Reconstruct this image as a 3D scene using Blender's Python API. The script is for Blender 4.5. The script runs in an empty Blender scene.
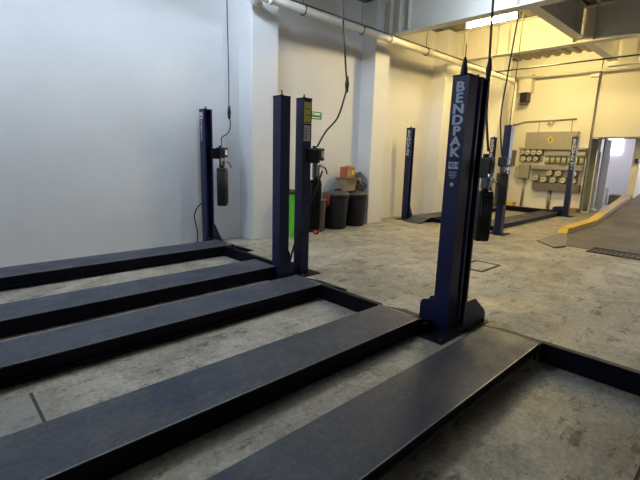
import bpy, bmesh, math, random
from mathutils import Vector, Matrix
random.seed(7)
S = bpy.context.scene
COL = S.collection
R = math.radians

# ------------------------------------------------------------------ materials
def new_mat(name):
    m = bpy.data.materials.new(name); m.use_nodes = True
    nt = m.node_tree; nt.nodes.clear()
    out = nt.nodes.new('ShaderNodeOutputMaterial'); b = nt.nodes.new('ShaderNodeBsdfPrincipled')
    nt.links.new(b.outputs[0], out.inputs[0])
    return m, nt, b
def node(nt, kind, **kw):
    n = nt.nodes.new(kind)
    for k, v in kw.items(): setattr(n, k, v)
    return n
def noise(nt, vec, scale, detail=6, rough=.6, stretch=None):
    n = node(nt, 'ShaderNodeTexNoise'); n.inputs['Scale'].default_value = scale
    n.inputs['Detail'].default_value = detail; n.inputs['Roughness'].default_value = rough
    if stretch:
        mp = node(nt, 'ShaderNodeMapping'); mp.inputs['Scale'].default_value = stretch
        nt.links.new(vec, mp.inputs[0]); vec = mp.outputs[0]
    nt.links.new(vec, n.inputs['Vector']); return n.outputs[0]
def ramp(nt, fac, stops):
    r = node(nt, 'ShaderNodeValToRGB'); nt.links.new(fac, r.inputs[0])
    e = r.color_ramp.elements
    while len(e) < len(stops): e.new(.5)
    for el, (p, c) in zip(e, stops):
        el.position = p; el.color = (c, c, c, 1) if not isinstance(c, tuple) else (*c, 1)
    return r.outputs[0]
def mix(nt, fac, a, b, mode='MIX'):
    m = node(nt, 'ShaderNodeMix', data_type='RGBA', blend_type=mode)
    for sock, v in ((m.inputs[0], fac), (m.inputs[6], a), (m.inputs[7], b)):
        if isinstance(v, (int, float)): sock.default_value = v
        elif isinstance(v, tuple): sock.default_value = (*v, 1)
        else: nt.links.new(v, sock)
    return m.outputs[2]
def coords(nt): return node(nt, 'ShaderNodeTexCoord').outputs['Object']
def bump(nt, b, h, strength=.2, dist=.01):
    n = node(nt, 'ShaderNodeBump'); n.inputs['Strength'].default_value = strength; n.inputs['Distance'].default_value = dist
    nt.links.new(h, n.inputs['Height']); nt.links.new(n.outputs[0], b.inputs['Normal'])
def mat(name, c, rough=.5, metal=0., var=.15, scale=6, c2=None, bmp=0, stretch=None, spec=.5):
    m, nt, b = new_mat(name); v = coords(nt)
    f = ramp(nt, noise(nt, v, scale, stretch=stretch), [(.3, 0.), (.7, 1.)])
    c2 = c2 or tuple(x*(1-var) for x in c)
    nt.links.new(mix(nt, f, c, c2), b.inputs['Base Color'])
    b.inputs['Roughness'].default_value = rough; b.inputs['Metallic'].default_value = metal
    b.inputs['Specular IOR Level'].default_value = spec
    if bmp: bump(nt, b, noise(nt, v, scale*8), bmp)
    return m
def emit(name, c, s):
    m, nt, b = new_mat(name); b.inputs['Base Color'].default_value = (.8, .8, .8, 1)
    b.inputs['Emission Color'].default_value = (*c, 1); b.inputs['Emission Strength'].default_value = s
    return m

def concrete_floor():
    m, nt, b = new_mat('polished_concrete'); v = coords(nt)
    big = ramp(nt, noise(nt, v, .5, 6, .62), [(.36, 0.), (.64, 1.)])
    col = mix(nt, big, (.44, .408, .348), (.28, .255, .21))
    med = ramp(nt, noise(nt, v, 2.4, 12, .8), [(.45, 0.), (.57, 1.)])
    col = mix(nt, mix(nt, med, (0., 0., 0.), (.5, .5, .5)), col, (.135, .12, .092))
    # pale worn patches, dark scuffs and fine scratches
    pale = ramp(nt, noise(nt, v, 1.2, 12, .8, (1.3, 1, 1)), [(.50, 0.), (.58, 1.)])
    col = mix(nt, mix(nt, pale, (0., 0., 0.), (.5, .5, .5)), col, (.47, .435, .36))
    stain = ramp(nt, noise(nt, v, 3.1, 14, .82, (1., 1.9, 1)), [(.535, 0.), (.60, 1.)])
    col = mix(nt, mix(nt, stain, (0., 0., 0.), (.85, .85, .85)), col, (.06, .053, .042))
    dn = node(nt, 'ShaderNodeTexNoise'); dn.inputs['Scale'].default_value = 1.9; dn.inputs['Detail'].default_value = 8; dn.inputs['Roughness'].default_value = .7; nt.links.new(v, dn.inputs['Vector'])
    scr = ramp(nt, dn.outputs[0], [(.485, 0.), (.497, 1.), (.503, 1.), (.515, 0.)])
    scr = mix(nt, 1., scr, ramp(nt, noise(nt, v, .9, 3), [(.5, 0.), (.6, .6)]), 'MULTIPLY')
    col = mix(nt, scr, col, (.07, .062, .05))
    fine = ramp(nt, noise(nt, v, 30, 10, .85), [(.36, .6), (.64, 1.28)])
    col = mix(nt, 1., col, fine, 'MULTIPLY')
    # pits: small chips
    vo = node(nt, 'ShaderNodeTexVoronoi'); vo.inputs['Scale'].default_value = 7.5; nt.links.new(v, vo.inputs['Vector'])
    pit = ramp(nt, vo.outputs['Distance'], [(.045, 1.), (.075, 0.)])
    pit = mix(nt, 1., pit, ramp(nt, noise(nt, v, 1.7, 2), [(.44, 0.), (.5, 1.)]), 'MULTIPLY')
    col = mix(nt, pit, col, (.06, .052, .04))
    # an older, greyer slab with a saw-cut joint, between the second lift's runways
    sx = node(nt, 'ShaderNodeSeparateXYZ'); nt.links.new(v, sx.inputs[0])
    def band(sock, lo, hi):
        a = node(nt, 'ShaderNodeMath', operation='GREATER_THAN'); nt.links.new(sock, a.inputs[0]); a.inputs[1].default_value = lo
        c = node(nt, 'ShaderNodeMath', operation='LESS_THAN'); nt.links.new(sock, c.inputs[0]); c.inputs[1].default_value = hi
        q = node(nt, 'ShaderNodeMath', operation='MULTIPLY'); nt.links.new(a.outputs[0], q.inputs[0]); nt.links.new(c.outputs[0], q.inputs[1])
        return q.outputs[0]
    def both(a, c):
        q = node(nt, 'ShaderNodeMath', operation='MULTIPLY'); nt.links.new(a, q.inputs[0]); nt.links.new(c, q.inputs[1]); return q.outputs[0]
    yb = band(sx.outputs[1], 2.2, 3.19)
    slab = both(band(sx.outputs[0], -2, .39), yb); joint = both(band(sx.outputs[0], .385, .405), yb)
    col = mix(nt, both(slab, band(sx.outputs[2], -1, 9)), col, mix(nt, .45, col, (.2, .2, .2)))
    col = mix(nt, joint, col, (.03, .028, .025))
    nt.links.new(col, b.inputs['Base Color'])
    nt.links.new(ramp(nt, noise(nt, v, 1.6, 8, .7), [(.35, .38), (.65, .75)]), b.inputs['Roughness'])
    b.inputs['Specular IOR Level'].default_value = .35
    bump(nt, b, noise(nt, v, 22, 8, .7), .12, .01)
    return m
def painted_wall(name, c, c2):
    m, nt, b = new_mat(name); v = coords(nt)
    f = ramp(nt, noise(nt, v, .8, 8, .62), [(.3, 0.), (.7, 1.)])
    col = mix(nt, f, c, c2)
    sc = ramp(nt, noise(nt, v, 7, 10, .75, (1, 1, 2.2)), [(.62, 0.), (.75, 1.)])
    sx = node(nt, 'ShaderNodeSeparateXYZ'); nt.links.new(v, sx.inputs[0])
    low = ramp(nt, sx.outputs[2], [(.0, 1.), (.75, 0.)])          # scuffs and grime low on the wall
    g = mix(nt, 1., sc, low, 'MULTIPLY')
    col = mix(nt, mix(nt, g, (0., 0., 0.), (.55, .55, .55)), col, (.4, .38, .35))
    nt.links.new(col, b.inputs['Base Color']); b.inputs['Roughness'].default_value = .62
    bump(nt, b, noise(nt, v, 5, 8, .65), .12, .02)
    return m
def runway_plate():
    m, nt, b = new_mat('runway_plate_paint'); v = coords(nt)
    f = ramp(nt, noise(nt, v, 1.5, 10, .78, (1, 2.2, 1)), [(.4, 0.), (.6, 1.)])
    col = mix(nt, f, (.026, .034, .062), (.052, .057, .072))
    w = ramp(nt, noise(nt, v, 5, 12, .85, (.5, 1, 1)), [(.48, 0.), (.62, 1.)])
    col = mix(nt, mix(nt, w, (0., 0., 0.), (.6, .6, .6)), col, (.082, .077, .072))
    col = mix(nt, 1., col, ramp(nt, noise(nt, v, 40, 8, .8), [(.35, .55), (.65, 1.4)]), 'MULTIPLY')
    nt.links.new(col, b.inputs['Base Color'])
    nt.links.new(ramp(nt, noise(nt, v, 2.2, 8, .75), [(.38, .40), (.62, .64)]), b.inputs['Roughness'])
    b.inputs['Specular IOR Level'].default_value = .3
    bump(nt, b, noise(nt, v, 60, 6, .7), .35, .004)
    return m
def asphalt():
    m, nt, b = new_mat('ramp_asphalt'); v = coords(nt)
    f = ramp(nt, noise(nt, v, 1.3, 10, .72), [(.35, 0.), (.65, 1.)])
    col = mix(nt, f, (.15, .13, .10), (.07, .06, .045))
    col = mix(nt, 1., col, ramp(nt, noise(nt, v, 25, 10, .85), [(.36, .6), (.64, 1.3)]), 'MULTIPLY')
    nt.links.new(col, b.inputs['Base Color']); b.inputs['Roughness'].default_value = .8
    bump(nt, b, noise(nt, v, 70, 4), .4, .01); return m

M = dict(
 floor=concrete_floor(), wall=painted_wall('white_wall_paint', (.74, .74, .745), (.66, .66, .67)),
 cream=painted_wall('cream_wall_paint', (.74, .72, .66), (.67, .65, .59)),
 plate=runway_plate(), asphalt=asphalt(),
 navy=mat('navy_steel_paint', (.010, .0135, .062), .36, .0, .3, 5, spec=.32),
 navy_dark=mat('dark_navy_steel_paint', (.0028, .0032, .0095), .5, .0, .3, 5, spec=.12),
 tube=mat('black_navy_tube_paint', (.0035, .004, .011), .5, .0, .3, 5, spec=.12),
 letter=mat('grey_white_vinyl', (.42, .45, .56), .5, 0, .12, 20),
 black=mat('black_plastic', (.006, .006, .0065), .42, 0, .3, 8),
 worn=mat('edge_highlight_steel', (.30, .28, .27), .4, .6, .4, 6),  # pale steel for painted-in highlights on runway edges and hinge pins
 rubber=mat('black_rubber', (.01, .01, .01), .6, 0, .2, 20),
 steel=mat('bare_steel', (.55, .55, .54), .3, .9, .2, 15),
 darksteel=mat('dull_dark_steel', (.12, .12, .12), .4, .8, .3, 15),
 beam=mat('cream_beam_paint', (.70, .68, .62), .5, 0, .10, 3),
 deck=mat('galvanised_deck', (.26, .235, .20), .55, .2, .35, 4),
 deckpale=mat('pale_deck_rib', (.55, .52, .46), .55, .1, .2, 4),
 pipe=mat('cream_pipe_paint', (.72, .69, .62), .4, 0, .15, 6),
 pipegrey=mat('grey_conduit', (.34, .32, .27), .45, .4, .2, 8),
 yellow=mat('yellow_curb_paint', (.66, .47, .04), .55, 0, .2, 7, c2=(.52, .36, .045)),
 pink=mat('worn_curb_concrete', (.52, .40, .30), .65, 0, .2, 7),
 grey=mat('grey_panel_enamel', (.33, .31, .26), .45, .1, .12, 5),
 greyd=mat('dark_grey_panel', (.16, .15, .13), .5, .1, .2, 5),
 white=mat('white_plastic', (.78, .78, .76), .4, 0, .05, 5),
 brown=mat('brown_meter_body', (.16, .13, .095), .5, 0, .3, 9),
 dial=mat('pale_meter_dial', (.58, .55, .46), .25, 0, .08, 12),
 olive=mat('olive_meter_face', (.42, .46, .16), .35, 0, .3, 12),
 bin=mat('charcoal_bin_plastic', (.012, .0125, .0135), .6, 0, .25, 4, spec=.3),
 binlid=mat('grey_bin_lid', (.055, .057, .062), .5, 0, .3, 5),
 bin_brown=mat('taupe_bin_plastic', (.045, .037, .031), .55, 0, .25, 4),
 green=mat('bright_green_plastic', (.13, .60, .05), .45, 0, .12, 4),
 red=mat('red_cloth', (.45, .03, .03), .8, 0, .3, 20),
 card=mat('brown_cardboard', (.37, .28, .17), .8, 0, .15, 9),
 orange=mat('orange_carton', (.42, .13, .055), .7, 0, .35, 14, c2=(.30, .08, .04)),
 bag=mat('grey_plastic_sack', (.17, .17, .165), .35, 0, .5, 12),
 signgreen=mat('green_sign', (.02, .28, .09), .5, 0, .1, 5),
 label_yellow=mat('yellow_label', (.62, .50, .06), .5, 0, .15, 30),
 label_white=mat('white_label', (.55, .52, .50), .5, 0, .2, 40),
 label_ink=mat('label_ink', (.05, .045, .05), .6, 0, .2, 30),
 toe=mat('pale_ramp_toe', (.20, .185, .16), .7, 0, .25, 6),
 plinth=mat('brown_plinth', (.30, .19, .09), .6, 0, .3, 6),
 iron=mat('rusty_drain_iron', (.05, .033, .025), .8, .0, .4, 12),
 lavender=mat('pale_lavender_paint', (.68, .68, .72), .6, 0, .06, 2),
 alu=mat('white_aluminium', (.80, .81, .80), .35, .1, .05, 6),
 dim=mat('grey_green_door_paint', (.50, .53, .50), .5, .1, .15, 4),
 tubewarm=emit('lit_warm_tube', (1, .74, .28), 155.0), tubecool=emit('lit_cool_tube', (.70, .84, 1), 80.0), tubewarmdim=emit('lit_dim_warm_tube', (1, .74, .28), 58.0),
 street=emit("ramp_daylight_glow", (.95, .97, 1), 5.0),  # glow of the unseen panel added at the ramp end
 window=emit('lit_window', (.93, .96, 1), 6.0),
)
def glass_mat():
    m, nt, b = new_mat('greenish_glass'); b.inputs['Base Color'].default_value = (.72, .8, .74, 1)
    b.inputs['Roughness'].default_value = .03; b.inputs['Transmission Weight'].default_value = 1; b.inputs['IOR'].default_value = 1.1
    return m
M['glass'] = glass_mat()

# ------------------------------------------------------------------ mesh builder
class MB:
    def __init__(s): s.bm = bmesh.new(); s.mats = []
    def _m(s, m):
        if m not in s.mats: s.mats.append(m)
        return s.mats.index(m)
    def _fin(s, faces, m, smooth=False):
        i = s._m(m)
        for f in faces: f.material_index = i; f.smooth = smooth
    def box(s, lo, hi, m, bev=0., rz=0., piv=None):
        g = bmesh.ops.create_cube(s.bm, size=1); vs = g['verts']
        c = (Vector(lo)+Vector(hi))/2; d = Vector(hi)-Vector(lo)
        for v in vs: v.co = Vector((v.co.x*d.x, v.co.y*d.y, v.co.z*d.z))+c
        if rz:
            q = Matrix.Rotation(rz, 3, 'Z'); pv = Vector(piv) if piv else c
            for v in vs: v.co = q@(v.co-pv)+pv
        fs = list({f for v in vs for f in v.link_faces})
        if bev:
            es = list({e for v in vs for e in v.link_edges})
            r = bmesh.ops.bevel(s.bm, geom=es, offset=bev, segments=2, profile=.5, affect='EDGES')
            fs = list({f for v in r['verts'] for f in v.link_faces})
        s._fin(fs, m); return s
    def prism(s, pts, vec, m, smooth=False):
        vec = Vector(vec)
        a = [s.bm.verts.new(Vector(p)) for p in pts]; b = [s.bm.verts.new(Vector(p)+vec) for p in pts]
        n = len(pts); fs = [s.bm.faces.new(a[::-1]), s.bm.faces.new(b)]
        for i in range(n):
            f = s.bm.faces.new((a[i], a[(i+1) % n], b[(i+1) % n], b[i])); fs.append(f)
        s._fin(fs, m, smooth); bmesh.ops.recalc_face_normals(s.bm, faces=fs); return s
    def tube(s, pts, r, m, seg=10, smoothpath=False, caps=True):
        P = [Vector(p) for p in pts]
        if smoothpath and len(P) > 2:
            Q = []
            for i in range(len(P)-1):
                p0, p1, p2, p3 = P[max(i-1, 0)], P[i], P[i+1], P[min(i+2, len(P)-1)]
                for k in range(8):
                    t = k/8
                    Q.append(.5*((2*p1)+(p2-p0)*t+(2*p0-5*p1+4*p2-p3)*t*t+(3*p1-p0-3*p2+p3)*t**3))
            P = Q+[P[-1]]
        rr = r if isinstance(r, (list, tuple)) else [r]*len(P)
        rings = []; up = None
        for i, p in enumerate(P):
            d = (P[min(i+1, len(P)-1)]-P[max(i-1, 0)]).normalized()
            if up is None: up = Vector((0, 0, 1)) if abs(d.z) < .9 else Vector((1, 0, 0))
            x = d.cross(up)
            if x.length < 1e-4: x = d.orthogonal()
            x.normalize(); y = x.cross(d); up = y
            rings.append([s.bm.verts.new(p+(x*math.cos(2*math.pi*k/seg)+y*math.sin(2*math.pi*k/seg))*rr[i]) for k in range(seg)])
        fs = []
        for a, b in zip(rings, rings[1:]):
            for k in range(seg): fs.append(s.bm.faces.new((a[k], a[(k+1) % seg], b[(k+1) % seg], b[k])))
        s._fin(fs, m, True)
        if caps:
            c = [s.bm.faces.new(rings[0][::-1]), s.bm.faces.new(rings[-1])]; s._fin(c, m); fs += c
        bmesh.ops.recalc_face_normals(s.bm, faces=fs); return s
    def lathe(s, prof, c, m, seg=24, sx=1., sy=1.):
        c = Vector(c); rings = []
        for r, z in prof: rings.append([s.bm.verts.new(c+Vector((r*sx*math.cos(2*math.pi*k/seg), r*sy*math.sin(2*math.pi*k/seg), z))) for k in range(seg)])
        fs = []
        for a, b in zip(rings, rings[1:]):
            for k in range(seg): fs.append(s.bm.faces.new((a[k], a[(k+1) % seg], b[(k+1) % seg], b[k])))
        s._fin(fs, m, True)
        e = [s.bm.faces.new(rings[0][::-1]), s.bm.faces.new(rings[-1])]; s._fin(e, m)
        bmesh.ops.recalc_face_normals(s.bm, faces=fs+e); return s
    def quadmesh(s, grid, m, smooth=True):
        V = [[s.bm.verts.new(Vector(p)) for p in row] for row in grid]; fs = []
        for i in range(len(V)-1):
            for j in range(len(V[0])-1): fs.append(s.bm.faces.new((V[i][j], V[i+1][j], V[i+1][j+1], V[i][j+1])))
        s._fin(fs, m, smooth); return s
    def build(s, name, parent=None, label=None, origin=None):
        me = bpy.data.meshes.new(name)
        if origin is not None: bmesh.ops.translate(s.bm, verts=s.bm.verts, vec=-Vector(origin))
        s.bm.to_mesh(me); s.bm.free()
        for m in s.mats: me.materials.append(m)
        o = bpy.data.objects.new(name, me); COL.objects.link(o)
        if origin is not None: o.location = origin
        if parent: o.parent = parent; o.matrix_parent_inverse = Matrix.Translation(-parent_loc(parent))
        if label: o['label'] = label
        return o
def parent_loc(p):
    v = Vector(p.location)
    while p.parent: p = p.parent; v = v
    return v
def tag(o, label, cat, group=None):
    o['label'] = label; o['category'] = cat
    if group: o['group'] = group
    return o
def thing(name, loc, label, cat, group=None):
    o = bpy.data.objects.new(name, None); o.location = loc; o.empty_display_size = .1; COL.objects.link(o)
    return tag(o, label, cat, group)
def part(mb, name, parent, label=None):
    """mesh given in world coordinates; parent sits unrotated, so only its world place is undone"""
    o = mb.build(name); w = Vector((0, 0, 0)); q = parent
    while q: w += q.location; q = q.parent
    o.parent = parent; o.location = -w
    if label: o['label'] = label
    return o
def struct(mb, name):
    o = mb.build(name); o['kind'] = 'structure'; return o
def text_mesh(txt, size, pos, ax_x, ax_y, m, name, parent, bold=.0, depth=.001, squeeze=1.):
    cu = bpy.data.curves.new(name, 'FONT'); cu.body = txt; cu.size = size; cu.align_x = 'CENTER'; cu.align_y = 'CENTER'
    cu.offset = bold; cu.extrude = depth
    t = bpy.data.objects.new(name, cu); COL.objects.link(t)
    bpy.context.view_layer.update()
    me = bpy.data.meshes.new_from_object(t.evaluated_get(bpy.context.evaluated_depsgraph_get()))
    bpy.data.objects.remove(t); bpy.data.curves.remove(cu)
    X, Y = Vector(ax_x), Vector(ax_y); Z = X.cross(Y)
    mm = Matrix.Translation(Vector(pos)) @ Matrix((X*squeeze, Y, Z)).transposed().to_4x4()
    return me, mm
def letters(items, m, name, parent, label=None):
    """one mesh from several pieces of lettering"""
    bm = bmesh.new()
    for me, mm in items:
        t = bmesh.new(); t.from_mesh(me); t.transform(mm)
        tmp = bpy.data.meshes.new('tmp'); t.to_mesh(tmp); t.free(); bm.from_mesh(tmp)
        bpy.data.meshes.remove(tmp); bpy.data.meshes.remove(me)
    mb = MB(); mb.bm.free(); mb.bm = bm; mb.mats = [m]
    for f in bm.faces: f.material_index = 0
    return part(mb, name, parent, label)

# ------------------------------------------------------------------ the setting
WY = 7.0           # left wall plane
BX = 15.9          # meter wall plane
CEIL = 5.06
struct(MB().box((-5.2, -5.2, -.2), (9.2, 7.2, 0), M['floor']).box((9.2, 3.1, -.2), (22, 7.2, 0), M['floor']).box((9.2, -5.2, -.2), (22, 3.1, -.03), M['floor']), 'floor')
w = MB().box((-5.2, WY, 0), (17.4, WY+.2, CEIL+.1), M['wall'])
for x0, x1, yf in ((4.53, 5.11, 6.57), (7.9, 8.42, 6.58), (10.95, 11.5, 6.58), (14.6, 15.2, 6.62)):
    w.box((x0, yf, 0), (x1, WY+.01, CEIL), M['wall'], .012)
struct(w, 'wall_left')
struct(MB().box((BX, 4.12, 0), (BX+.25, WY, CEIL+.1), M['cream']).box((BX+.25, 4.32, 0), (17.02, 4.5, CEIL+.1), M['cream']), 'wall_back')
# the set-back wall with the doorway, its pier and the opening the ramp climbs through
struct(MB().box((15.96, 2.73, 2.44), (17.2, 4.118, CEIL+.1), M['cream']).box((17.0, 3.13, 2.44), (17.2, 4.4, 2.6), M['cream']).box((17.0, 4.12, 0), (17.2, 4.5, 2.6), M['cream']).box((17.0, 2.93, 0), (17.2, 3.13, CEIL+.1), M['cream'])
       .box((17.0, -1.2, 3.6), (17.2, 2.93, CEIL+.1), M['cream']).box((17.0, -5.2, 0), (17.2, -1.2, CEIL+.1), M['cream']), 'wall_doorway')
struct(MB().box((17.2, 6.2, 0), (21.2, 6.4, 3.2), M['lavender']).box((21.0, 2.93, 0), (21.2, 6.2, 3.2), M['lavender'])
       .box((17.2, 2.93, 0), (21.0, 3.08, 3.2), M['lavender']).box((17.2, 4.3, 0), (17.35, 6.2, 3.2), M['lavender']).box((17.2, 2.93, 3.2), (21.2, 6.4, 3.3), M['lavender']), 'wall_side_room')
struct(MB().box((21.1, -5.2, 0), (21.3, 2.93, CEIL), M['cream']), 'wall_ramp_end')
struct(MB().box((-5.2, -5.2, 0), (22, -5, CEIL+.1), M['wall']), 'wall_right')
struct(MB().box((-5.2, -5, 0), (-5, WY, CEIL+.1), M['wall']), 'wall_front')
# corrugated ceiling deck, ribs running along the building
c = MB(); prof = []
y = -5.2
while y < 7.2:
    prof += [(y, CEIL+.07), (y+.04, CEIL), (y+.15, CEIL), (y+.19, CEIL+.07)]; y += .31
pts = [(-5.2, a, b) for a, b in prof]+[(-5.2, 7.3, CEIL+.2), (-5.2, -5.2, CEIL+.2)]
c.prism(pts, (27, 0, 0), M['deck']); struct(c, 'ceiling')
rb = MB()
y = -5.2
# added unseen glowing panel for daylight sheen, then the side room window
struct(MB().box((21.05, -1.0, 1.25), (21.1, 2.7, 3.6), M['street']), 'added_daylight_panel')
t = MB().box((20.96, 4.3, 2.0), (20.99, 4.78, 2.82), M['window']); struct(t, 'window_1')

# asphalt ramp: nearly flat from the drain, climbing from the curb's bend to the ramp-end wall
def rz(x): return 0.004 if x < 13.2 else .004+(x-13.2)*.135
xs = [9.2, 10, 11, 12, 13.2, 14, 15, 16, 17, 18, 19, 21.1]
g = MB()
pl = [(x, -5, rz(x)) for x in xs]+[(21.1, -5, -.03), (9.2, -5, -.03)]
g.prism(pl, (0, 8.05, 0), M['asphalt']); o = struct(g, 'floor_ramp')

# ------------------------------------------------------------------ steel beams
def beam_y(x, y0, y1, zb, label, stiff=(), fw=.26, h=.72):
    e = thing('ceiling_beam', (x, y0, zb), label, 'beam', 'painted steel ceiling beams')
    f = M['beam']
    part(MB().box((x-fw/2, y0, zb), (x+fw/2, y1, zb+.028), f, .004), 'bottom_flange', e)
    part(MB().box((x-.012, y0, zb+.028), (x+.012, y1, zb+h-.028), f), 'web', e)
    part(MB().box((x-fw/2, y0, zb+h-.028), (x+fw/2, y1, zb+h), f, .004), 'top_flange', e)
    for s in stiff: part(MB().box((x-fw/2+.01, s-.008, zb+.028), (x+fw/2-.01, s+.008, zb+h-.028), f), 'stiffener', e)
    return e
def beam_x(y, x0, x1, zb, label, stiff=(), fw=.22, h=.72):
    e = thing('ceiling_beam', (x0, y, zb), label, 'beam', 'painted steel ceiling beams')
    f = M['beam']
    part(MB().box((x0, y-fw/2, zb), (x1, y+fw/2, zb+.026), f, .004), 'bottom_flange', e)
    part(MB().box((x0, y-.011, zb+.026), (x1, y+.011, zb+h-.026), f), 'web', e)
    part(MB().box((x0, y-fw/2, zb+h-.026), (x1, y+fw/2, zb+h), f, .004), 'top_flange', e)
    for s in stiff: part(MB().box((s-.008, y-fw/2+.01, zb+.026), (s+.008, y+fw/2-.01, zb+h-.026), f), 'stiffener', e)
    return e
ZB = 4.29; BH = CEIL-ZB
beam_y(4.8, -5, 6.57, ZB, 'steel beam across the ceiling above the first wall pier', fw=.26, h=BH)
beam_y(8.16, -5, 6.57, ZB, 'wide pale beam at the top, in front of the glowing tube lamp', (6.35, 6.1, 5.85, 3.55, 3.2), h=BH)
beam_y(11.42, -5, 6.57, ZB, 'yellow-lit beam behind the glowing tube lamp', (6.3, 3.6, 3.2, 5.4, 5.1), h=BH)
beam_y(14.5, -5, 3.6, ZB, 'shaded far beam at the top right edge, in front of the doorway wall', (2.9, 2.6), h=BH)
beam_x(3.49, 8.29, 11.29, ZB+.11, 'short beam running back from the wide pale beam, right of the lamp', (10.9, 11.1), h=BH-.11)
beam_x(3.46, 11.55, 14.36, ZB+.11, 'short farther beam running back towards the meter wall at top right', (14.1, 14.3), h=BH-.11)
e = beam_y(6.35, -5, 6.99, 4.86, 'small joist under the ceiling deck at the top edge, above the cream pipe', fw=.14, h=.2)

# fluorescent lamps under the ceiling: the visible one and the hall's others
def tube_lamp(lx, yc, lz, m, label, L=1.08):
    ly0, ly1 = yc-L/2, yc+L/2
    e = thing('tube_lamp', (lx, yc, CEIL), label, 'lamp', 'fluorescent ceiling lamps')
    part(MB().box((lx-.08, ly0, lz+.045), (lx+.08, ly1, lz+.10), M['white'], .008), 'housing', e)
    part(MB().tube([(lx, ly0+.01, lz), (lx, ly1-.01, lz)], .052, m, 24), 'tube', e)
    for a_, b_ in ((ly0-.012, ly0+.006), (ly1-.006, ly1+.012)): part(MB().box((lx-.055, a_, lz-.055), (lx+.055, b_, lz+.05), M['white'], .006), 'lamp_holder', e)
    for yy in (yc-.28, yc+.28): part(MB().tube([(lx, yy, lz+.10), (lx, yy, CEIL)], .008, M['darksteel'], 8), 'hanger_rod', e)
tube_lamp(9.14, 4.52, 4.49, M['tubewarm'], 'glowing fluorescent tube lamp fixed under the ceiling between two beams')
for x, y, m in ((3.3, 5.2, 'cool'), (.4, 5.4, 'cool'), (-2.6, 5.0, 'cool'), (6.7, 3.4, 'cool'), (13.1, 5.0, 'warm'), (13.1, 1.8, 'warmdim')):
    tube_lamp(x, y, 4.5 if x < 5 else 4.82, M['tube'+m], {'cool': 'cool white tube lamp under the ceiling above the front lifts', 'warm': 'warm tube lamp hidden behind the second beam, before the meter wall', 'warmdim': 'warm tube lamp under the ceiling at the right, beyond the frame'}[m])

# ------------------------------------------------------------------ pipes on and under the ceiling
py, pz, pr = 6.15, 4.14, .075
e = thing('ceiling_pipe', (4.3, py, pz), 'thick cream pipe hung under the beams along the left wall', 'pipe')
part(MB().tube([(4.62, 6.5, pz+.01), (4.45, 6.4, pz), (4.38, 6.24, pz), (4.46, py+.0, pz), (4.7, py, pz), (14.25, py, pz), (14.45, py+.02, pz-.06), (14.51, py+.02, pz-.25), (14.51, py+.02, .002)], pr, M['pipe'], 18), 'pipe_run', e)
for x in (4.55, 7.8, 9.4, 12.2): part(MB().tube([(x, py, pz), (x+.1, py, pz)], pr+.014, M['pipe'], 18), 'coupling', e)
for x in (5.33, 6.9, 9.25):
    k = [(x, py+(pr+.012)*math.sin(a), pz+(pr+.012)*math.cos(a)) for a in [i*math.pi/8 for i in range(17)]]
    part(MB().tube(k, .011, M['darksteel'], 8).tube([(x, py, pz+pr+.01), (x, py, CEIL)], .006, M['darksteel'], 8), 'hanger', e)
o = MB().tube([(4.5, 6.17, pz+pr+.025), (8, 6.17, pz+pr+.025), (14.2, 6.17, pz+pr+.025)], .017, M['darksteel'], 8).build('conduit')
tag(o, 'thin dark conduit lying along the top of the thick cream pipe', 'pipe')
o = MB().tube([(15.62, 6.99, 4.44), (15.62, 4.0, 4.44), (15.62, -4.9, 4.44)], .04, M['pipe'], 12).build('wall_pipe')
tag(o, 'cream pipe running level across the top of the meter wall', 'pipe')
o = MB().tube([(13.0, 6.35, 4.22), (13.0, 4.6, 4.22), (13.0, 3.5, 4.22), (13.0, -4.9, 4.22)], .02, M['darksteel'], 10)
o = o.build('wall_pipe'); tag(o, 'thin dark pipe crossing below the far beam, above the meter wall', 'pipe')
e = thing('corner_conduit', (15.86, 4.2, 0), 'thin conduit running down the edge of the meter wall beside the doorway', 'pipe')
part(MB().tube([(15.875, 4.135, 4.28), (15.875, 4.135, .002)], .018, M['greyd'], 8), 'conduit', e)
part(MB().box((15.79, 4.125, 4.28), (15.895, 4.36, 4.38), M['pipe'], .01), 'junction_box', e)

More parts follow.
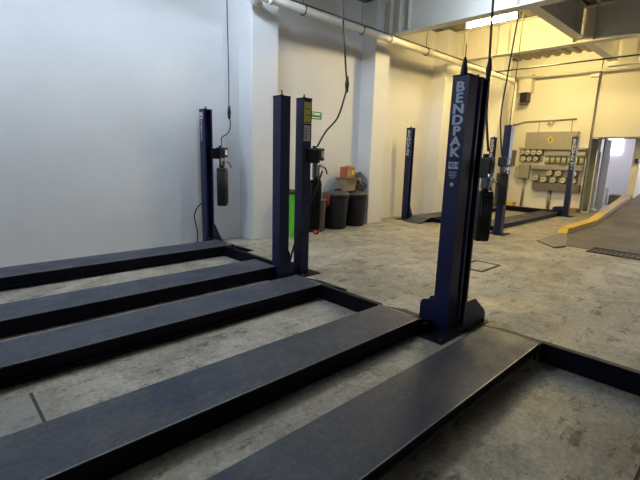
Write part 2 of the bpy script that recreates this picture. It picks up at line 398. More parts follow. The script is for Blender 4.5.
# ------------------------------------------------------------------ lifts
def runway(lift, x0, x1, yn, yf, inner, ramp_at, zt=.125, open_inner=False):
    """yn near edge, yf far edge; inner = -1/+1 side that carries the jack rail; ramp_at = +1/-1 end"""
    zb = .012; th = .012
    mb = MB()
    mb.box((x0, yn, zt-th), (x1, yf, zt), M['plate'], .003)
    mb.box((x0+.01, yn-.0025, zt-.004), (x1-.01, yn+.003, zt+.0012), M['worn'])  # pale strip paints in the bright highlight along the near top edge
    for yy, d in ((yn, 1), (yf, -1)):
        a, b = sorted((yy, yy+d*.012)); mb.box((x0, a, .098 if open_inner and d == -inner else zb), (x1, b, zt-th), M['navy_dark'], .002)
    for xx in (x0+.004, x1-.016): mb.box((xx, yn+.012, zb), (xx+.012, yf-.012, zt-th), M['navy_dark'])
    r = part(mb, 'runway', lift)
    ye = yn if inner < 0 else yf
    a, b = sorted((ye+inner*.002, ye+inner*.032))
    part(MB().box((x0+.02, a, .046), (x1-.03, b, .054), M['worn'] if open_inner else M['navy_dark'], .002).box((x0+.02, min(b, a+.004) if inner > 0 else b-.004, .014), (x1-.03, (a+.008) if inner > 0 else b, .046), M['navy_dark']), 'jack_rail', r) if not open_inner else part(MB().box((x0+.02, a+.018, .093), (x1-.03, b, .098), M['darksteel'], .002), 'jack_rail', r)
    # approach ramp hinged on the runway end, sloping to the floor
    if ramp_at:
        xe = x1 if ramp_at > 0 else x0; L = .45*ramp_at
        pts = [(xe+.012*ramp_at, yn+.004, zt-.006), (xe+L, yn+.004, .012), (xe+L, yn+.004, .002), (xe+.012*ramp_at, yn+.004, zt-.018)]
        part(MB().prism(pts, (0, yf-yn-.008, 0), M['tube'] if ramp_at > 0 else M['plate']), 'approach_ramp', r)
        part(MB().tube([(xe+.006*ramp_at, yn-.012, zt-.006), (xe+.006*ramp_at, yf+.012, zt-.006)], .009, M['worn'], 10), 'hinge_pin', r)  # pin coloured pale to paint in the lit line across the runway end
    return r
def channel(cx, cy, w, d, h, ang, z0=.012, t=.006, lip=.03, lean=(0, 0)):
    """C-section, open towards local +x before turning by ang"""
    a, b = w/2, d/2
    pr_ = [(b, a), (b, a-lip), (b-t, a-lip), (b-t, a-t), (-b+t, a-t), (-b+t, -a+t), (b-t, -a+t), (b-t, -a+lip), (b, -a+lip), (b, -a), (-b, -a), (-b, a)]
    q = Matrix.Rotation(ang, 2)
    return [(*(q@Vector(p_)+Vector((cx, cy))), z0) for p_ in pr_]
def post(lift, cx, cy, open_ang, H=2.33, W=.155, plate=(-.2, .2, -.2, .2), gx=(1, .2), gy=(1, .16), lean=(0, 0), solid=False, bolt=.05):
    t = .012; lx, ly = lean
    mb = MB()
    if solid:
        mb.prism([(cx-W/2, cy-W/2, t), (cx+W/2, cy-W/2, t), (cx+W/2, cy+W/2, t), (cx-W/2, cy+W/2, t)], (lx, ly, H-t), M['navy'])
    else:
        mb.prism(channel(cx, cy, W, W, H, open_ang), (lx, ly, H-t), M['navy'])
    p_ = part(mb, 'post', lift)
    part(MB().box((cx+plate[0], cy+plate[2], 0), (cx+plate[1], cy+plate[3], t), M['navy_dark'], .003), 'base_plate', p_)
    tx, ty = cx+lx, cy+ly
    part(MB().box((tx-W/2-.004, ty-W/2-.004, H), (tx+W/2+.004, ty+W/2+.004, H+.012), M['navy_dark'], .002), 'top_cap', p_)
    part(MB().tube([(tx, ty, H+.012), (tx, ty, H+.012+bolt)], .011, M['darksteel'], 10).tube([(tx, ty, H+.012), (tx, ty, H+.032)], .022, M['darksteel'], 6), 'cable_bolt', p_)
    if not solid:
        q = Matrix.Rotation(open_ang, 2); v = q@Vector((-.02, 0))
        part(MB().prism([(cx+v.x-.012, cy+v.y-.012, .02), (cx+v.x+.012, cy+v.y-.012, .02), (cx+v.x+.012, cy+v.y+.012, .02), (cx+v.x-.012, cy+v.y+.012, .02)], (lx, ly, H-.05), M['tube']), 'lock_ladder', p_)
    # gusset plates standing on the base plate
    if gx:
        s, L = gx[:2]; off = gx[2] if len(gx) > 2 else 0; x0 = cx+s*W/2
        for yy in (cy-W/2-off, cy+W/2-.01):
            xb = x0-s*(.24 if yy < cy-W/2-.01 else 0)
            pts = [(xb, yy, t), (x0+s*L, yy, t), (x0+s*L, yy, .085), (x0+s*(L-.03), yy, .13), (x0+s*.02, yy, .35), (xb, yy, .37)]
            if yy < cy-W/2-.01: pts = [(xb, yy, t), (x0+s*L, yy, t), (x0+s*L, yy, .09), (x0+s*(L-.035), yy, .14), (x0-s*.04, yy, .30), (xb, yy, .30)]
            part(MB().prism(pts, (0, .01, 0), M['navy']), 'gusset', p_)
    if gy:
        s, L = gy[:2]; gh = gy[2] if len(gy) > 2 else .30; y0 = cy+s*W/2
        for xx in (cx-W/2, cx+W/2-.01):
            pts = [(xx, y0, t), (xx, y0+s*L, t), (xx, y0+s*L, gh*.75), (xx, y0+s*(L-.025), gh*.88), (xx, y0, gh)]
            part(MB().prism(pts, (.01, 0, 0), M['navy']), 'gusset', p_)
    for bx, by in ((plate[0]+.04, plate[2]+.04), (plate[1]-.04, plate[2]+.04), (plate[0]+.04, plate[3]-.04)):
        part(MB().tube([(cx+bx, cy+by, t), (cx+bx, cy+by, t+.022)], .014, M['darksteel'], 6), 'anchor_bolt', p_)
    return p_
def lettering(p_, cx, cy, H, W, scale=1., extra=True, lean=(0, 0), top=.045):
    xf = cx-W/2-.0015; items = []; h = .0925*scale
    for i, ch in enumerate('BENDPAK'):
        z = H-top-h*(i+.5); k = z/H
        for n_, (ey, ez) in enumerate(((-.0042, -.0015), (.0042, .0015), (0, 0))): items.append(text_mesh(ch, .114*scale, (xf-.0003*n_+lean[0]*k, cy+lean[1]*k+ey*scale, z+ez*scale), (0, -1, 0), (0, 0, 1), None, 'l', None, bold=.002*scale, squeeze=1.22))
    letters(items, M['letter'], 'lettering', p_, 'pale grey stacked lettering')
    if extra:
        zz = H-top-7*h-.065
        mb = MB().box((xf-.0004, cy-.05, zz-.032), (xf+.001, cy+.05, zz+.03), M['letter'])
        it = [text_mesh('HD-9', .048, (xf-.0015, cy, zz), (0, -1, 0), (0, 0, 1), None, 'l', None, bold=.001)]
        o = part(mb, 'model_plate', p_)
        letters(it, M['navy'], 'model_lettering', p_)
        mb = MB()
        for j, wd in enumerate((.05, .042, .05, .03)): mb.box((xf-.0004, cy-wd*.8, zz-.062-j*.017), (xf+.001, cy+wd*.8, zz-.056-j*.017), M['letter'])
        part(mb, 'small_lettering', p_)
        part(MB().tube([(xf-.0006, cy, zz-.17), (xf+.001, cy, zz-.17)], .018, M['letter'], 16), 'round_emblem', p_)
def power_unit(lift, cx, cy, px, py_, zt=1.70, ztank=(1.30, .62), rt=.085, boxw=.18, toff=(0, 0)):
    u = part(MB().box((cx-boxw/2, cy-boxw/2, zt-.17), (cx+boxw/2, cy+boxw/2, zt), M['black'], .02).box((cx+.015, cy-boxw/2-.008, zt-.13), (cx+boxw/2-.02, cy-boxw/2+.005, zt-.04), M['white'], .004)
             .tube([(cx-.02, cy+.02, zt-.005), (cx-.02, cy+.02, zt+.03)], .03, M['black'], 12), 'power_unit', lift, 'black power unit')
    # bracket back to the post
    d = Vector((px-cx, py_-cy, 0)); n = d.normalized(); a = Vector((cx, cy, 0))
    part(MB().tube([(cx, cy, zt-.10), (px, py_, zt-.10)], .028, M['navy_dark'], 8).box((px-.1, py_-.1, zt-.2), (px+.1, py_+.1, zt-.02), M['navy_dark'], .006), 'bracket', u)
    v = MB().box((cx-.04, cy-.04, ztank[0]+.02), (cx+.04, cy+.04, zt-.17), M['darksteel'], .012)
    v.tube([(cx-.02, cy-.06, zt-.2), (cx-.07, cy-.10, zt-.24), (cx-.05, cy-.08, ztank[0]+.05)], .012, M['steel'], 8, True)
    v.tube([(cx+.03, cy-.05, zt-.22), (cx+.09, cy-.09, zt-.27), (cx+.12, cy-.10, zt-.35)], .010, M['black'], 8, True)
    v.tube([(cx-.05, cy-.04, zt-.19), (cx+.06, cy-.08, zt-.26)], .016, M['steel'], 8)
    part(v, 'valve_block', u, 'silver valve block')
    z1, z0 = ztank; tk = MB(); tk.box((cx-rt*.92, cy-rt*.92, z0), (cx+rt*.92, cy+rt*.92, z1), M['black'], rt*.28, R(46), (cx, cy, 0))
    tk.tube([(cx, cy, z1-.005), (cx, cy, z1+.035)], rt*.45, M['black'], 14)
    q = Matrix.Rotation(R(46), 2)
    for k in range(-2, 3):
        for o2 in (Vector((k*rt*.3, -rt*.92)), Vector((-rt*.92, k*rt*.3))):
            w2 = q@o2; tk.tube([(cx+w2.x, cy+w2.y, z0+.05), (cx+w2.x, cy+w2.y, z1-.05)], .007, M['black'], 6)
    part(tk, 'oil_tank', u, 'tall black oil tank')
    return u

G = 'four post car lifts'
# --- first lift, along the white wall
A = thing('car_lift', (2, 5.4, 0), 'car lift with two low runways, nearest to the white wall', 'car lift', G)
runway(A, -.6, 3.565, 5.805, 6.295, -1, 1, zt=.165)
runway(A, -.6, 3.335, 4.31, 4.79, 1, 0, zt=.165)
part(MB().box((3.44, 4.4, .004), (3.50, 5.80, .165), M['tube'], .006).box((3.57, 5.81, .004), (3.63, 6.62, .165), M['tube'], .006), 'cross_tube', A)
part(MB().box((-.55, 4.35, .002), (-.42, 6.6, .011), M['tube'], .002), 'rear_base_bar', A)
p_ = post(A, 3.70, 6.75, R(-90), H=2.32, gx=(1, .15), gy=None, plate=(-.2, .22, -.2, .2))
xf = 3.70-.0775
part(MB().box((xf-.002, 6.715, 2.17), (xf+.001, 6.815, 2.28), M['label_white']).box((xf-.0025, 6.73, 2.20), (xf, 6.80, 2.22), M['label_ink']), 'label_plate', p_)
letters([text_mesh(ch, .075, (xf-.0015, 6.765, 2.13-.05*i), (0, -1, 0), (0, 0, 1), None, 'l', None, bold=.002) for i, ch in enumerate('BENDPAK')], M['letter'], 'lettering', p_)
power_unit(A, 3.97, 6.70, 3.82, 6.75, 1.71, (1.36, .68), .092, .165)
part(MB().tube([(3.64, 6.8, .75), (3.56, 6.86, .66), (3.5, 6.87, .5), (3.54, 6.86, .25), (3.53, 6.84, .02)], .011, M['rubber'], 8, True), 'hose', A)
post(A, 3.415, 4.315, R(90), H=2.32, gx=(1, .10), gy=None, plate=(-.2, .2, -.2, .12), bolt=.07)

# --- second lift, in the middle
B = thing('car_lift', (2, 3, 0), 'car lift in the middle, with the big lettered post at its right corner', 'car lift', G)
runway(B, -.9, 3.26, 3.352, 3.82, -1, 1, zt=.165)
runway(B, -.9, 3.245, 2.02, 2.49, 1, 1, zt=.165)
part(MB().box((3.235, 2.495, .004), (3.30, 3.348, .168), M['tube'], .006), 'cross_tube', B)
part(MB().box((3.30, 2.0, .02), (3.40, 2.49, .10), M['tube'], .006), 'tube_end', B)
part(MB().box((-.8, 2.0, .002), (-.67, 4.0, .011), M['tube'], .002), 'rear_base_bar', B)
p_ = post(B, 3.77, 4.30, R(90), H=2.33, W=.145, gx=None, gy=(1, .11, .15), plate=(-.15, .2, -.2, .12))
yf = 4.30-.0725
part(MB().box((3.71, yf-.003, 2.02), (3.82, yf, 2.29), M['label_yellow']).box((3.72, yf-.0035, 2.03), (3.81, yf-.002, 2.045), M['label_ink']).box((3.72, yf-.0035, 2.12), (3.81, yf-.002, 2.13), M['label_ink']).box((3.72, yf-.0035, 2.2), (3.81, yf-.002, 2.21), M['label_ink']), 'warning_label', p_, 'yellow label')
lb = MB().box((3.71, yf-.003, 1.80), (3.82, yf, 2.00), M['label_white'])
for j in range(6): lb.box((3.717, yf-.0036, 1.83+j*.026), (3.77+.035*random.random(), yf-.002, 1.838+j*.026), M['label_ink'])
part(lb, 'instruction_label', p_, 'whitish label')
power_unit(B, 4.06, 4.35, 3.88, 4.31, 1.72, (1.29, .58), .088, .165)
part(MB().tube([(4.0, 4.16, 1.42), (3.86, 4.12, 1.2), (3.66, 4.16, .75), (3.55, 4.2, .42), (3.5, 4.22, .2)], .013, M['rubber'], 8, True), 'hose', B)
p_ = post(B, 3.58, 1.955, R(90), H=2.33, gx=(1, .05), gy=(1, .15), plate=(-.36, .1, -.2, .17), bolt=.05)
lettering(p_, 3.58, 1.955, 2.33, .155)
part(MB().tube([(3.56, 1.965, 2.34), (3.56, 1.965, 2.37), (3.56, 1.965, 2.43), (3.56, 1.965, 2.49)], [.032, .03, .022, .010], M['rubber'], 12).tube([(3.56, 1.965, 2.48), (3.56, 1.965, 2.60)], .005, M['darksteel'], 6), 'cable_boot', p_)

# --- third lift, at the right
Cc = thing('car_lift', (2, .8, 0), 'car lift at the lower right, only its left runway in view', 'car lift', G)
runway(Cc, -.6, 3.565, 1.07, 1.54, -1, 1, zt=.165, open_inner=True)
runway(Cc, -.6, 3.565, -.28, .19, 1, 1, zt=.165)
part(MB().box((3.568, .195, .004), (3.63, 1.065, .172), M['tube'], .006), 'cross_tube', Cc)
part(MB().box((-.55, -.3, .002), (-.42, 1.6, .011), M['tube'], .002), 'rear_base_bar', Cc)
post(Cc, 3.79, 1.95, R(-90), H=2.33, gx=(1, .21, .10), gy=None, plate=(-.1, .30, -.22, .17), bolt=.04)
power_unit(Cc, 4.36, 2.04, 3.89, 1.95, 1.66, (1.31, .77), .08, .115)

# --- fourth lift, at the back
D = thing('car_lift', (11.6, 5.2, 0), 'car lift at the back, in front of the electric meters', 'car lift', G)
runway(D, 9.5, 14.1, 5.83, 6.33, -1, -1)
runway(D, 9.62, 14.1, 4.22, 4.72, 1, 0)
part(MB().box((14.12, 4.2, .004), (14.27, 6.4, .16), M['tube'], .006), 'cross_tube', D)
part(MB().box((9.63, 4.74, .004), (9.77, 5.81, .11), M['tube'], .006), 'cross_tube', D)
lean = (-.12, -.1)
p_ = post(D, 9.42, 6.53, R(-90), H=2.36, gx=(1, .15), gy=None, lean=(-.1, -.06)); lettering(p_, 9.42, 6.53, 2.36, .155, 1., True, (-.1, -.06))
p_ = post(D, 9.40, 3.99, R(90), H=2.36, gx=None, gy=None, lean=(.06, .04))
power_unit(D, 9.14, 3.93, 9.35, 3.99, 1.69, (1.36, .66), .105, .19)
p_ = post(D, 14.3, 4.08, R(90), H=2.36, W=.145, gx=None, gy=(1, .3), lean=(.10, .05)); lettering(p_, 14.3, 4.08, 2.36, .145, 1., True, (.10, .05))
p_ = post(D, 14.2, 6.53, R(-90), H=2.36, gx=None, gy=None); lettering(p_, 14.2, 6.53, 2.36, .155, 1., True)

# ------------------------------------------------------------------ cords hanging from the ceiling
def cord(pts, r, label, plug=None, loops=()):
    e = thing('power_cord', pts[0], label, 'cord')
    part(MB().tube(pts, r, M['rubber'], 8, True), 'cable', e)
    if plug: part(MB().tube([Vector(plug)+Vector((0, 0, .11)), plug, Vector(plug)-Vector((0, 0, .11))], [.016, .032, .018], M['rubber'], 10), 'connector', e)
    return e
cord([(4.03, 6.56, CEIL), (4.03, 6.56, 4.0), (4.03, 6.54, 3.0), (4.03, 6.54, 2.35), (4.04, 6.52, 2.1), (4.02, 6.56, 1.96), (3.95, 6.66, 1.88), (3.96, 6.69, 1.8), (3.98, 6.72, 1.735)], .008, 'thin black cord hanging in front of the white wall, left of the wall pier', (4.03, 6.535, 2.3))
cord([(4.6, 4.50, CEIL), (4.6, 4.48, 3.8), (4.6, 4.36, 2.8), (4.6, 4.33, 2.62), (4.55, 4.32, 2.45), (4.4, 4.3, 2.15), (4.2, 4.32, 1.95), (4.06, 4.34, 1.74)], .013, 'black cord hanging past the cream pipe to the middle lift', (4.6, 4.33, 2.62))
cord([(4.6, 2.29, CEIL), (4.6, 2.285, 3.5), (4.6, 2.26, 2.75), (4.6, 2.24, 2.45), (4.55, 2.2, 2.1), (4.36, 2.05, 1.72)], .013, 'black cord hanging beside the big lettered post', (4.6, 2.25, 2.58))
cord([(8.92, 3.86, CEIL), (8.92, 3.88, 4.4), (8.98, 3.98, 3.4), (9.05, 4.06, 2.5), (9.12, 3.98, 1.72)], .016, 'black cord hanging to the lift post in front of the meters')
cord([(9.42, 4.0, CEIL), (9.44, 4.0, 4.2), (9.46, 4.03, 2.7), (9.46, 4.03, 2.42)], .010, 'slim cord hanging down onto the top of the back lift post')

# ------------------------------------------------------------------ bins, boxes and sign along the left wall
def trash_bin(x, y, r, h, m, lidm, label, lid=True, group='round trash bins'):
    e = thing('trash_bin', (x, y, 0), label, 'trash bin', group)
    part(MB().lathe([(.02, .004), (r*.80, .004), (r*.82, .03), (r*.97, h-.10), (r*.97, h-.085), (r*1.03, h-.08), (r*1.03, h-.03), (r, h-.03)], (x, y, 0), m, 32), 'body', e)
    if lid:
        part(MB().lathe([(r*1.05, h-.03), (r*1.06, h-.01), (r*.95, h+.015), (r*.6, h+.045), (.02, h+.055)], (x, y, 0), lidm, 32), 'lid', e)
        part(MB().tube([(x-.09, y-.05, h+.04), (x-.07, y-.05, h+.085), (x+.07, y-.05, h+.085), (x+.09, y-.05, h+.04)], .018, m, 8), 'lid_handle', e)
    for s in (-1, 1):
        part(MB().box((x+s*r*.98-.035, y-.07, h-.14), (x+s*r*.98+.035, y+.07, h-.08), m, .012), 'grip', e)
    return e
trash_bin(6.86, 6.66, .29, .80, M['bin'], M['binlid'], 'round charcoal trash bin with a red cloth on its left rim')
trash_bin(7.53, 6.68, .28, .77, M['bin'], M['binlid'], 'round charcoal trash bin nearest the second wall pier, rightmost')
trash_bin(6.19, 6.66, .27, .74, M['bin_brown'], M['bin_brown'], 'taupe trash bin mostly hidden behind a black oil tank', False)
# red cloth draped over the rim of the bin
gr = []
for i in range(9):
    row = []
    for j in range(7):
        u, v = i/8, j/6; a = math.pi*(.92+.19*u); rr = .318+.012*math.sin(7*u+3*v)+.012*v
        row.append((6.86+rr*math.cos(a), 6.66+rr*math.sin(a), 0.775-.30*v*(1-.45*abs(u-.5))+.01*math.sin(9*u)))
    gr.append(row)
o = MB().quadmesh(gr, M['red']).build('red_cloth'); sm = o.modifiers.new('thick', 'SOLIDIFY'); sm.thickness = .008
tag(o, 'red cloth hanging over the left rim of a charcoal trash bin', 'cloth')
# green bin seen between the posts
e = thing('green_bin', (5.48, 6.62, 0), 'bright green plastic bin with dark lid, seen between two navy posts', 'trash bin')
mb = MB(); a, b, h = .22, .28, .86
def fr(x, y, s0, s1, z0, z1, m): 
    lo = [(x-a*s0, y-b*s0, z0), (x+a*s0, y-b*s0, z0), (x+a*s0, y+b*s0, z0), (x-a*s0, y+b*s0, z0)]
    hi = [(x-a*s1, y-b*s1, z1), (x+a*s1, y-b*s1, z1), (x+a*s1, y+b*s1, z1), (x-a*s1, y+b*s1, z1)]
    L = [mb.bm.verts.new(v) for v in lo]; U = [mb.bm.verts.new(v) for v in hi]
    fs = [mb.bm.faces.new(L[::-1]), mb.bm.faces.new(U)]+[mb.bm.faces.new((L[i], L[(i+1) % 4], U[(i+1) % 4], U[i])) for i in range(4)]
    mb._fin(fs, m)
fr(5.48, 6.62, .85, 1, .003, h, M['green']); part(mb, 'body', e)
part(MB().box((5.24, 6.32, h), (5.72, 6.92, h+.045), M['bin'], .012).box((5.34, 6.27, h+.01), (5.62, 6.32, h+.03), M['bin'], .008), 'lid', e)
# cardboard box with open flaps resting on the two lids
e = thing('cardboard_box', (7.22, 6.70, .85), 'open brown cardboard box standing on the trash bin lids', 'box')
bz = .838
mb = MB(); pts0 = [(7.02, 6.55), (7.44, 6.55), (7.44, 6.86), (7.02, 6.86)]
V0 = [(7.09, 6.58, bz), (7.38, 6.58, bz), (7.38, 6.83, bz), (7.09, 6.83, bz)]; V1 = [(7.05, 6.55, bz+.27), (7.42, 6.55, bz+.27), (7.42, 6.86, bz+.27), (7.05, 6.86, bz+.27)]
L = [mb.bm.verts.new(v) for v in V0]; U = [mb.bm.verts.new(v) for v in V1]
mb._fin([mb.bm.faces.new(L[::-1]), mb.bm.faces.new(U)]+[mb.bm.faces.new((L[i], L[(i+1) % 4], U[(i+1) % 4], U[i])) for i in range(4)], M['card'])
part(mb, 'body', e)
for pp in ([(7.05, 6.55, bz+.272), (7.42, 6.55, bz+.272), (7.45, 6.45, bz+.30), (7.03, 6.45, bz+.31)], [(7.42, 6.55, bz+.272), (7.42, 6.86, bz+.272), (7.52, 6.85, bz+.25), (7.52, 6.55, bz+.25)], [(7.05, 6.86, bz+.272), (7.05, 6.55, bz+.272), (6.97, 6.57, bz+.30), (6.97, 6.84, bz+.30)]):
    part(MB().prism(pp, (0, 0, .006), M['card']), 'flap', e)
e = thing('carton', (7.2, 6.70, bz+.28), 'orange-red printed carton lying in the open cardboard box', 'box')
part(MB().box((7.12, 6.60, bz+.275), (7.39, 6.82, bz+.54), M['orange'], .006), 'body', e)
part(MB().box((7.14, 6.596, bz+.33), (7.25, 6.602, bz+.46), M['card']).box((7.28, 6.596, bz+.36), (7.36, 6.602, bz+.47), M['label_yellow']), 'printed_panel', e)
part(MB().box((7.24, 6.66, bz+.54), (7.38, 6.78, bz+.57), M['card'], .006), 'loose_lid', e)
# crumpled grey sack
mb = MB(); bmesh.ops.create_icosphere(mb.bm, subdivisions=4, radius=1)
for v in mb.bm.verts:
    n = v.co.normalized(); k = 1+.16*math.sin(7*n.x+3*n.z)*math.sin(5*n.y-4*n.z)+.10*math.sin(17*n.x+9*n.y)+.07*math.sin(23*n.z+13*n.x)
    v.co = Vector((n.x*.17*k+7.72, n.y*.14*k+6.74, n.z*.17*k+1.015+max(0, n.z)*.10*math.sin(9*n.x)))
mb._fin(list(mb.bm.faces), M['bag'], False)
tag(mb.build('plastic_sack'), 'crumpled grey plastic sack on the rightmost trash bin lid', 'sack')
mb = MB().lathe([(.01, 0.002), (.05, .012), (.072, .06), (.06, .11), (.02, .135)], (5.93, 6.3, 0), M['red'], 16)
tag(mb.build('red_ball'), 'small round red thing on the floor below the tank of the middle lift', 'ball')
# exit sign
e = thing('exit_sign', (6.4, WY, 2.46), 'small green and white sign on the wall behind the middle lift post', 'sign')
part(MB().box((6.15, WY-.012, 2.39), (6.65, WY, 2.545), M['signgreen'], .003), 'board', e)
mb = MB().box((6.17, WY-.0145, 2.478), (6.60, WY-.011, 2.522), M['white']).box((6.36, WY-.0145, 2.412), (6.60, WY-.011, 2.430), M['white'])
part(mb, 'white_panel', e)
mb = MB()
for j in range(7): mb.box((6.2+j*.035, WY-.017, 2.482), (6.222+j*.035, WY-.014, 2.508), M['signgreen'])
mb.prism([(6.16, WY-.014, 2.495), (6.185, WY-.014, 2.475), (6.185, WY-.014, 2.515)], (0, -.003, 0), M['signgreen'])
part(mb, 'lettering', e)

# ------------------------------------------------------------------ electric meters on the back wall
f = BX
def plate_thing(name, label, cat, lo, hi, m, bev=.01):
    return tag(MB().box(lo, hi, m, bev).build(name, origin=((lo[0]+hi[0])/2, (lo[1]+hi[1])/2, lo[2])), label, cat)
e = thing('trunking_box', (f, 5.3, 2.1), 'long grey electrical box with a yellow warning diamond above the meters', 'electrical box')
part(MB().box((f-.16, 4.46, 2.10), (f, 6.10, 2.62), M['grey'], .012), 'housing', e)
part(MB().prism([(f-.165, 5.40, 2.36), (f-.165, 5.28, 2.50), (f-.165, 5.16, 2.36), (f-.165, 5.28, 2.22)], (.006, 0, 0), M['label_yellow']), 'warning_sign', e, 'yellow warning diamond')
part(MB().prism([(f-.169, 5.315, 2.32), (f-.169, 5.28, 2.43), (f-.169, 5.245, 2.32)], (.005, 0, 0), M['label_ink']), 'symbol', e)
plate_thing('wire_tray', 'long grey wire tray directly under the trunking box', 'tray', (f-.19, 4.17, 2.03), (f, 6.28, 2.10), M['grey'])
plate_thing('cable_duct', 'grey cable duct between the green-faced meters and the lower meters', 'duct', (f-.17, 4.2, 1.36), (f, 5.80, 1.50), M['grey'])
plate_thing('frame_box', 'grey strip box right above the row of green-faced meters', 'electrical box', (f-.13, 4.17, 1.83), (f, 5.43, 1.97), M['grey'])
plate_thing('dark_trough', 'dark metal trough under the lowest meters', 'trough', (f-.2, 4.2, .66), (f, 5.68, .90), M['greyd'])
plate_thing('backing_panel', 'grey mounting panel behind the lower meters', 'panel', (f-.02, 4.2, .90), (f-.001, 5.80, 1.36), M['grey'], 0)
plate_thing('backing_panel', 'tan mounting panel behind the upper left meters', 'panel', (f-.02, 5.48, 1.6), (f, 6.28, 2.03), M['pipegrey'], 0)
e = thing('switch_box', (f, 6.04, 1.04), 'square grey switch box left of the lower meters', 'electrical box')
part(MB().box((f-.2, 5.84, 1.02), (f, 6.22, 1.50), M['grey'], .02), 'housing', e)
part(MB().tube([(f-.1, 6.23, 1.42), (f-.1, 6.33, 1.40), (f-.1, 6.34, 1.12), (f-.1, 6.23, 1.10)], .03, M['dial'], 8, True), 'handle', e)
plate_thing('wall_box', 'small dark grey box on the wall left of all the meters', 'electrical box', (f-.1, 6.42, 1.44), (f, 6.66, 2.0), M['greyd'])
def meter(y, z, r, kind, label, group):
    e = thing('electric_meter', (f, y, z), label, 'meter', group)
    if kind == 'green':
        part(MB().box((f-.10, y-.075, z-.13), (f-.0, y+.075, z+.12), M['greyd'], .01), 'body', e)
        part(MB().box((f-.125, y-.062, z-.06), (f-.10, y+.062, z+.10), M['olive'], .008), 'face', e)
        part(MB().box((f-.128, y-.05, z+.02), (f-.125, y+.05, z+.07), M['dial']), 'counter', e)
    else:
        part(MB().box((f-.09, y-r*1.0, z-r*1.1), (f-.021, y+r*1.0, z+r*1.05), M['brown'], .012), 'body', e)
        part(MB().tube([(f-.22, y, z), (f-.09, y, z)], [r*.82, r*.98], M['dial'], 20), 'glass_dome', e, 'pale round dial')
        part(MB().box((f-.223, y-r*.45, z-.012), (f-.219, y+r*.45, z+r*.2), M['brown']), 'counter', e)
    return e
o4 = ('leftmost', 'second from left', 'third from left', 'rightmost')
for i, y in enumerate((6.17, 5.97, 5.765, 5.57)): meter(y, 1.925, .092, 'round', f'round-faced electric meter, {o4[i]} of the four in the top row', 'top row meters')
o3 = ('left', 'middle', 'right')
for i, y in enumerate((6.085, 5.885, 5.67)): meter(y, 1.70, .08, 'round', f'round-faced electric meter, {o3[i]} one of the three in the second row', 'second row meters')
o7 = ('first', 'second', 'third', 'fourth', 'fifth', 'sixth', 'seventh')
for i in range(7): meter(5.32-i*.175, 1.67, .08, 'green', f'green-faced electric meter, {o7[i]} from left in the green row', 'green-faced meters')
for i, y in enumerate((5.17, 4.88, 4.42)): meter(y, 1.25, .10, 'round', f'large round electric meter, {o3[i]} one of the upper three above the dark trough', 'large lower meters')
o5 = ('leftmost', 'second from left', 'middle', 'fourth from left', 'rightmost')
for i, y in enumerate((5.59, 5.32, 5.02, 4.72, 4.42)): meter(y, 1.02 if i else 1.06, .10, 'round', f'large round electric meter, {o5[i]} of the five just above the dark trough', 'large lower meters')
tag(MB().tube([(f-.03, 6.02, 1.03), (f-.03, 6.02, .03)], .05, M['pipegrey'], 10).build('wall_conduit'), 'vertical conduit from the square switch box down to the floor', 'pipe')
tag(MB().tube([(f-.05, 5.12, .67), (f-.05, 5.12, .03)], .06, M['pipegrey'], 10).build('wall_conduit'), 'vertical conduit from the dark trough down to the floor', 'pipe')
tag(MB().tube([(f-.03, 6.7, 2.90), (f-.03, 6.5, 2.90), (f-.03, 6.25, 2.98), (f-.03, 4.6, 3.02)], .025, M['pipegrey'], 8).build('wall_conduit'), 'level conduit on the wall above the trunking box', 'pipe')
for y, lb in ((5.75, 'left'), (4.72, 'right')): tag(MB().tube([(f-.02, y, 2.99), (f-.02, y, 2.62)], .008, M['greyd'], 6).build('drop_wire'), f'thin {lb} wire from the level conduit down to the trunking box', 'wire')
e = thing('wall_camera', (f, 5.38, 2.9), 'small pale fitting hanging under the level conduit', 'fitting')
part(MB().box((f-.12, 5.28, 2.86), (f-.02, 5.46, 2.95), M['dial'], .015), 'housing', e); part(MB().tube([(f-.15, 5.37, 2.9), (f-.12, 5.37, 2.9)], .03, M['greyd'], 10), 'lens', e)
e = thing('wall_siren', (f, 6.28, 3.6), 'black horn box hung under a cream box high on the meter wall', 'speaker')
part(MB().box((f-.28, 6.08, 3.95), (f, 6.50, 4.55), M['cream'], .01), 'cream_box', e, 'cream box')
part(MB().box((f-.34, 6.14, 3.62), (f-.04, 6.40, 3.95), M['black'], .02), 'horn_box', e, 'black box'); part(MB().box((f-.36, 6.16, 3.56), (f-.1, 6.42, 3.60), M['greyd'], .004), 'bracket', e)
e = thing('yellow_block', (15.6, 6.4, 0), 'low yellow block on the floor at the foot of the meter wall', 'block')
part(MB().prism([(15.5, 6.62, .002), (15.82, 6.62, .002), (15.82, 6.62, .15), (15.6, 6.62, .15)], (0, -.42, 0), M['yellow']), 'block', e)

# ------------------------------------------------------------------ doorway beside the meter wall
e = thing('glass_panel', (16.03, 4.0, 0), 'greenish glass side panel at the left of the doorway', 'glass panel')
part(MB().box((16.02, 3.935, .05), (16.03, 4.115, 2.39), M['glass']), 'pane', e)
part(MB().box((16.0, 3.93, .002), (16.05, 4.118, .05), M['alu'], .004), 'bottom_rail', e)
part(MB().box((16.0, 3.93, 2.39), (16.05, 4.118, 2.435), M['alu'], .004), 'top_rail', e)
part(MB().box((16.0, 3.90, .002), (16.05, 3.93, 2.0), M['alu'], .004), 'stile', e, 'bright white edge')
e = thing('door_leaf', (17.2, 4.1, 0), 'grey door leaf standing open in the doorway', 'door')
part(MB().box((17.22, 4.0, .02), (18.05, 4.05, 2.44), M['dim'], .004), 'leaf', e)
part(MB().box((17.0, 4.045, 0), (17.06, 4.09, 2.0), M['alu'], .004), 'jamb', e, 'bright white jamb')
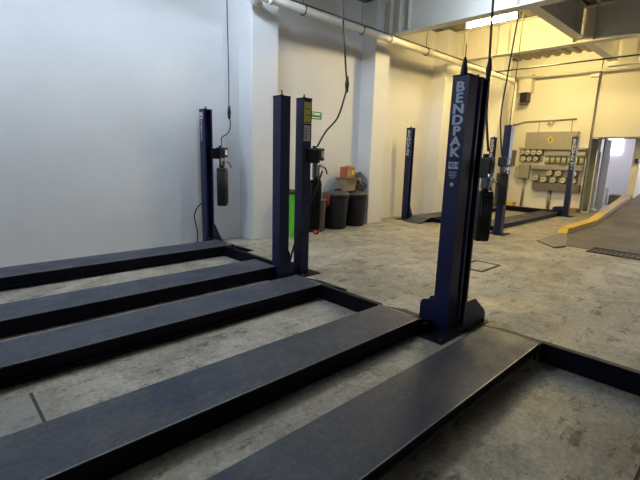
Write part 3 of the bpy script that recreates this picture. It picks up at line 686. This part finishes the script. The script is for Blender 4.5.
part(MB().tube([(17.9, 3.99, 1.65), (17.9, 3.93, 1.65), (17.75, 3.93, 1.65)], .015, M['alu'], 8), 'handle', e)
tag(MB().box((16.7, 3.85, 0), (17.15, 4.12, .06), M['alu'], .008).build('door_sill', origin=(16.9, 4, 0)), 'white sill step at the foot of the open door', 'sill')
e = thing('storage_box', (19.9, 4.43, 0), 'white storage box on a stand inside the side room', 'box')
part(MB().box((19.8, 4.32, .02), (20.1, 4.60, .66), M['white'], .01), 'body', e); part(MB().box((19.78, 4.3, .66), (20.12, 4.62, .70), M['alu'], .008), 'lid', e)
e = thing('dark_case', (20.3, 4.1, 0), 'dark brown case on the side room floor, right of the white box', 'case')
part(MB().box((19.9, 3.92, .004), (20.3, 4.24, .42), M['brown'], .03), 'body', e); part(MB().tube([(19.88, 4.16, .34), (19.85, 4.12, .36), (19.85, 4.04, .36), (19.88, 4.0, .34)], .012, M['black'], 8), 'handle', e)
tag(MB().box((16.86, 2.945, 1.66), (17.0, 3.05, 1.80), M['black'], .03).build('wall_button_box', origin=(16.93, 2.99, 1.66)), 'small black box on the yellow-lit pier at the right edge', 'box')

tag(MB().box((15.5, 4.14, .002), (15.89, 4.62, .13), M['plinth'], .01).build('floor_plinth', origin=(15.7, 4.4, 0)), 'low brown plinth on the floor at the corner of the meter wall', 'plinth')
# yellow curb along the ramp
e = thing('ramp_curb', (11, 3.05, 0), 'yellow painted curb rising along the left side of the ramp', 'curb')
def curb_seg(xa, xb, m, name, lab=None):
    y0, y1 = 2.98, 3.2; ha = .115
    n = max(2, int((xb-xa)/.5)+1); X = [xa+(xb-xa)*i/(n-1) for i in range(n)]
    if xa < 13.2 < xb: X = sorted(X+[13.2])
    pts = [(x, y0, rz(x)+ha) for x in X]+[(x, y0, 0.0) for x in reversed(X)]
    return part(MB().prism(pts, (0, y1-y0, 0), m), name, e, lab)
curb_seg(10.95, 14.0, M['yellow'], 'yellow_section')
curb_seg(14.0, 16.98, M['pink'], 'worn_section', 'worn pinkish curb top')
part(MB().prism([(10.78, 2.99, .004), (10.95, 2.98, .004), (10.95, 2.98, .13), (10.88, 3.0, .12)], (0, .2, 0), M['yellow']), 'rounded_nose', e)
# pale toe slab and drain grate
mb = MB().prism([(9.22, 3.1, .0), (8.72, 2.60, .0), (9.05, 2.50, .0), (9.9, 2.72, .0), (10.7, 2.97, .0), (10.6, 3.09, .0)], (0, 0, .03), M['toe'])
tag(mb.build('ramp_toe'), 'pale grey slab with raised lip at the ramp foot, by the yellow curb', 'slab')
e = thing('drain_grate', (9.2, 1.7, 0), 'rusty slotted drain grate across the foot of the ramp', 'grate')
mb = MB(); y0, y1 = 2.12, -3.0
part(MB().box((8.92, y1, .002), (8.97, y0, .02), M['iron']).box((9.42, y1, .002), (9.47, y0, .02), M['iron']).box((8.97, y1, .001), (9.42, y0, .006), M['rubber']), 'frame', e)
k = y0-.02
while k > y1:
    mb.box((8.97, k-.03, .006), (9.42, k, .02), M['iron']); k -= .085
part(mb, 'bars', e)
# inspection cover in the floor
e = thing('floor_hatch', (6.2, 2.87, 0), 'small square concrete inspection cover with a dark steel rim in the floor', 'hatch')
part(MB().box((5.95, 2.72, .0), (6.5, 3.05, .004), M['floor']), 'lid', e)
mb = MB().box((5.90, 2.67, 0), (5.95, 3.10, .008), M['iron']).box((6.5, 2.67, 0), (6.54, 3.10, .008), M['iron']).box((5.95, 2.67, 0), (6.5, 2.71, .008), M['iron']).box((5.95, 3.06, 0), (6.5, 3.10, .008), M['iron'])
part(mb, 'rim', e)

# ------------------------------------------------------------------ lamp of the side room
def tube_light(name, x, y, z, power, color, size=(.14, 1.2)):
    l = bpy.data.lights.new(name, 'AREA'); l.shape = 'RECTANGLE'; l.size, l.size_y = size; l.energy = power; l.color = color
    o = bpy.data.objects.new(name, l); o.location = (x, y, z); COL.objects.link(o); return o
tube_light('side_room_lamp', 19.2, 4.8, 3.1, 24, (1, .95, 1), (.6, .6))
w = bpy.data.worlds.new('world'); S.world = w; w.use_nodes = True
w.node_tree.nodes['Background'].inputs[0].default_value = (.6, .68, .8, 1); w.node_tree.nodes['Background'].inputs[1].default_value = .05

# ------------------------------------------------------------------ camera
yaw, pitch, roll = R(46.1725), R(11.4049), R(1.6686)
fw = Vector((math.cos(yaw)*math.cos(pitch), math.sin(yaw)*math.cos(pitch), -math.sin(pitch)))
r = Vector((math.sin(yaw), -math.cos(yaw), 0)); u = r.cross(fw)
r2 = math.cos(roll)*r+math.sin(roll)*u; u2 = -math.sin(roll)*r+math.cos(roll)*u
cd = bpy.data.cameras.new('camera'); cd.sensor_width = 36; cd.sensor_fit = 'HORIZONTAL'; cd.lens = 421.49/640*36; cd.clip_start = .05
co = bpy.data.objects.new('camera', cd); COL.objects.link(co)
mw = Matrix((r2, u2, -fw)).transposed().to_4x4(); mw.translation = (0, 0, 1.6295); co.matrix_world = mw
S.camera = co
S.view_settings.view_transform = 'Standard'; S.view_settings.look = 'None'; S.view_settings.gamma = 1; S.view_settings.use_curve_mapping = False
S.view_settings.exposure = .88
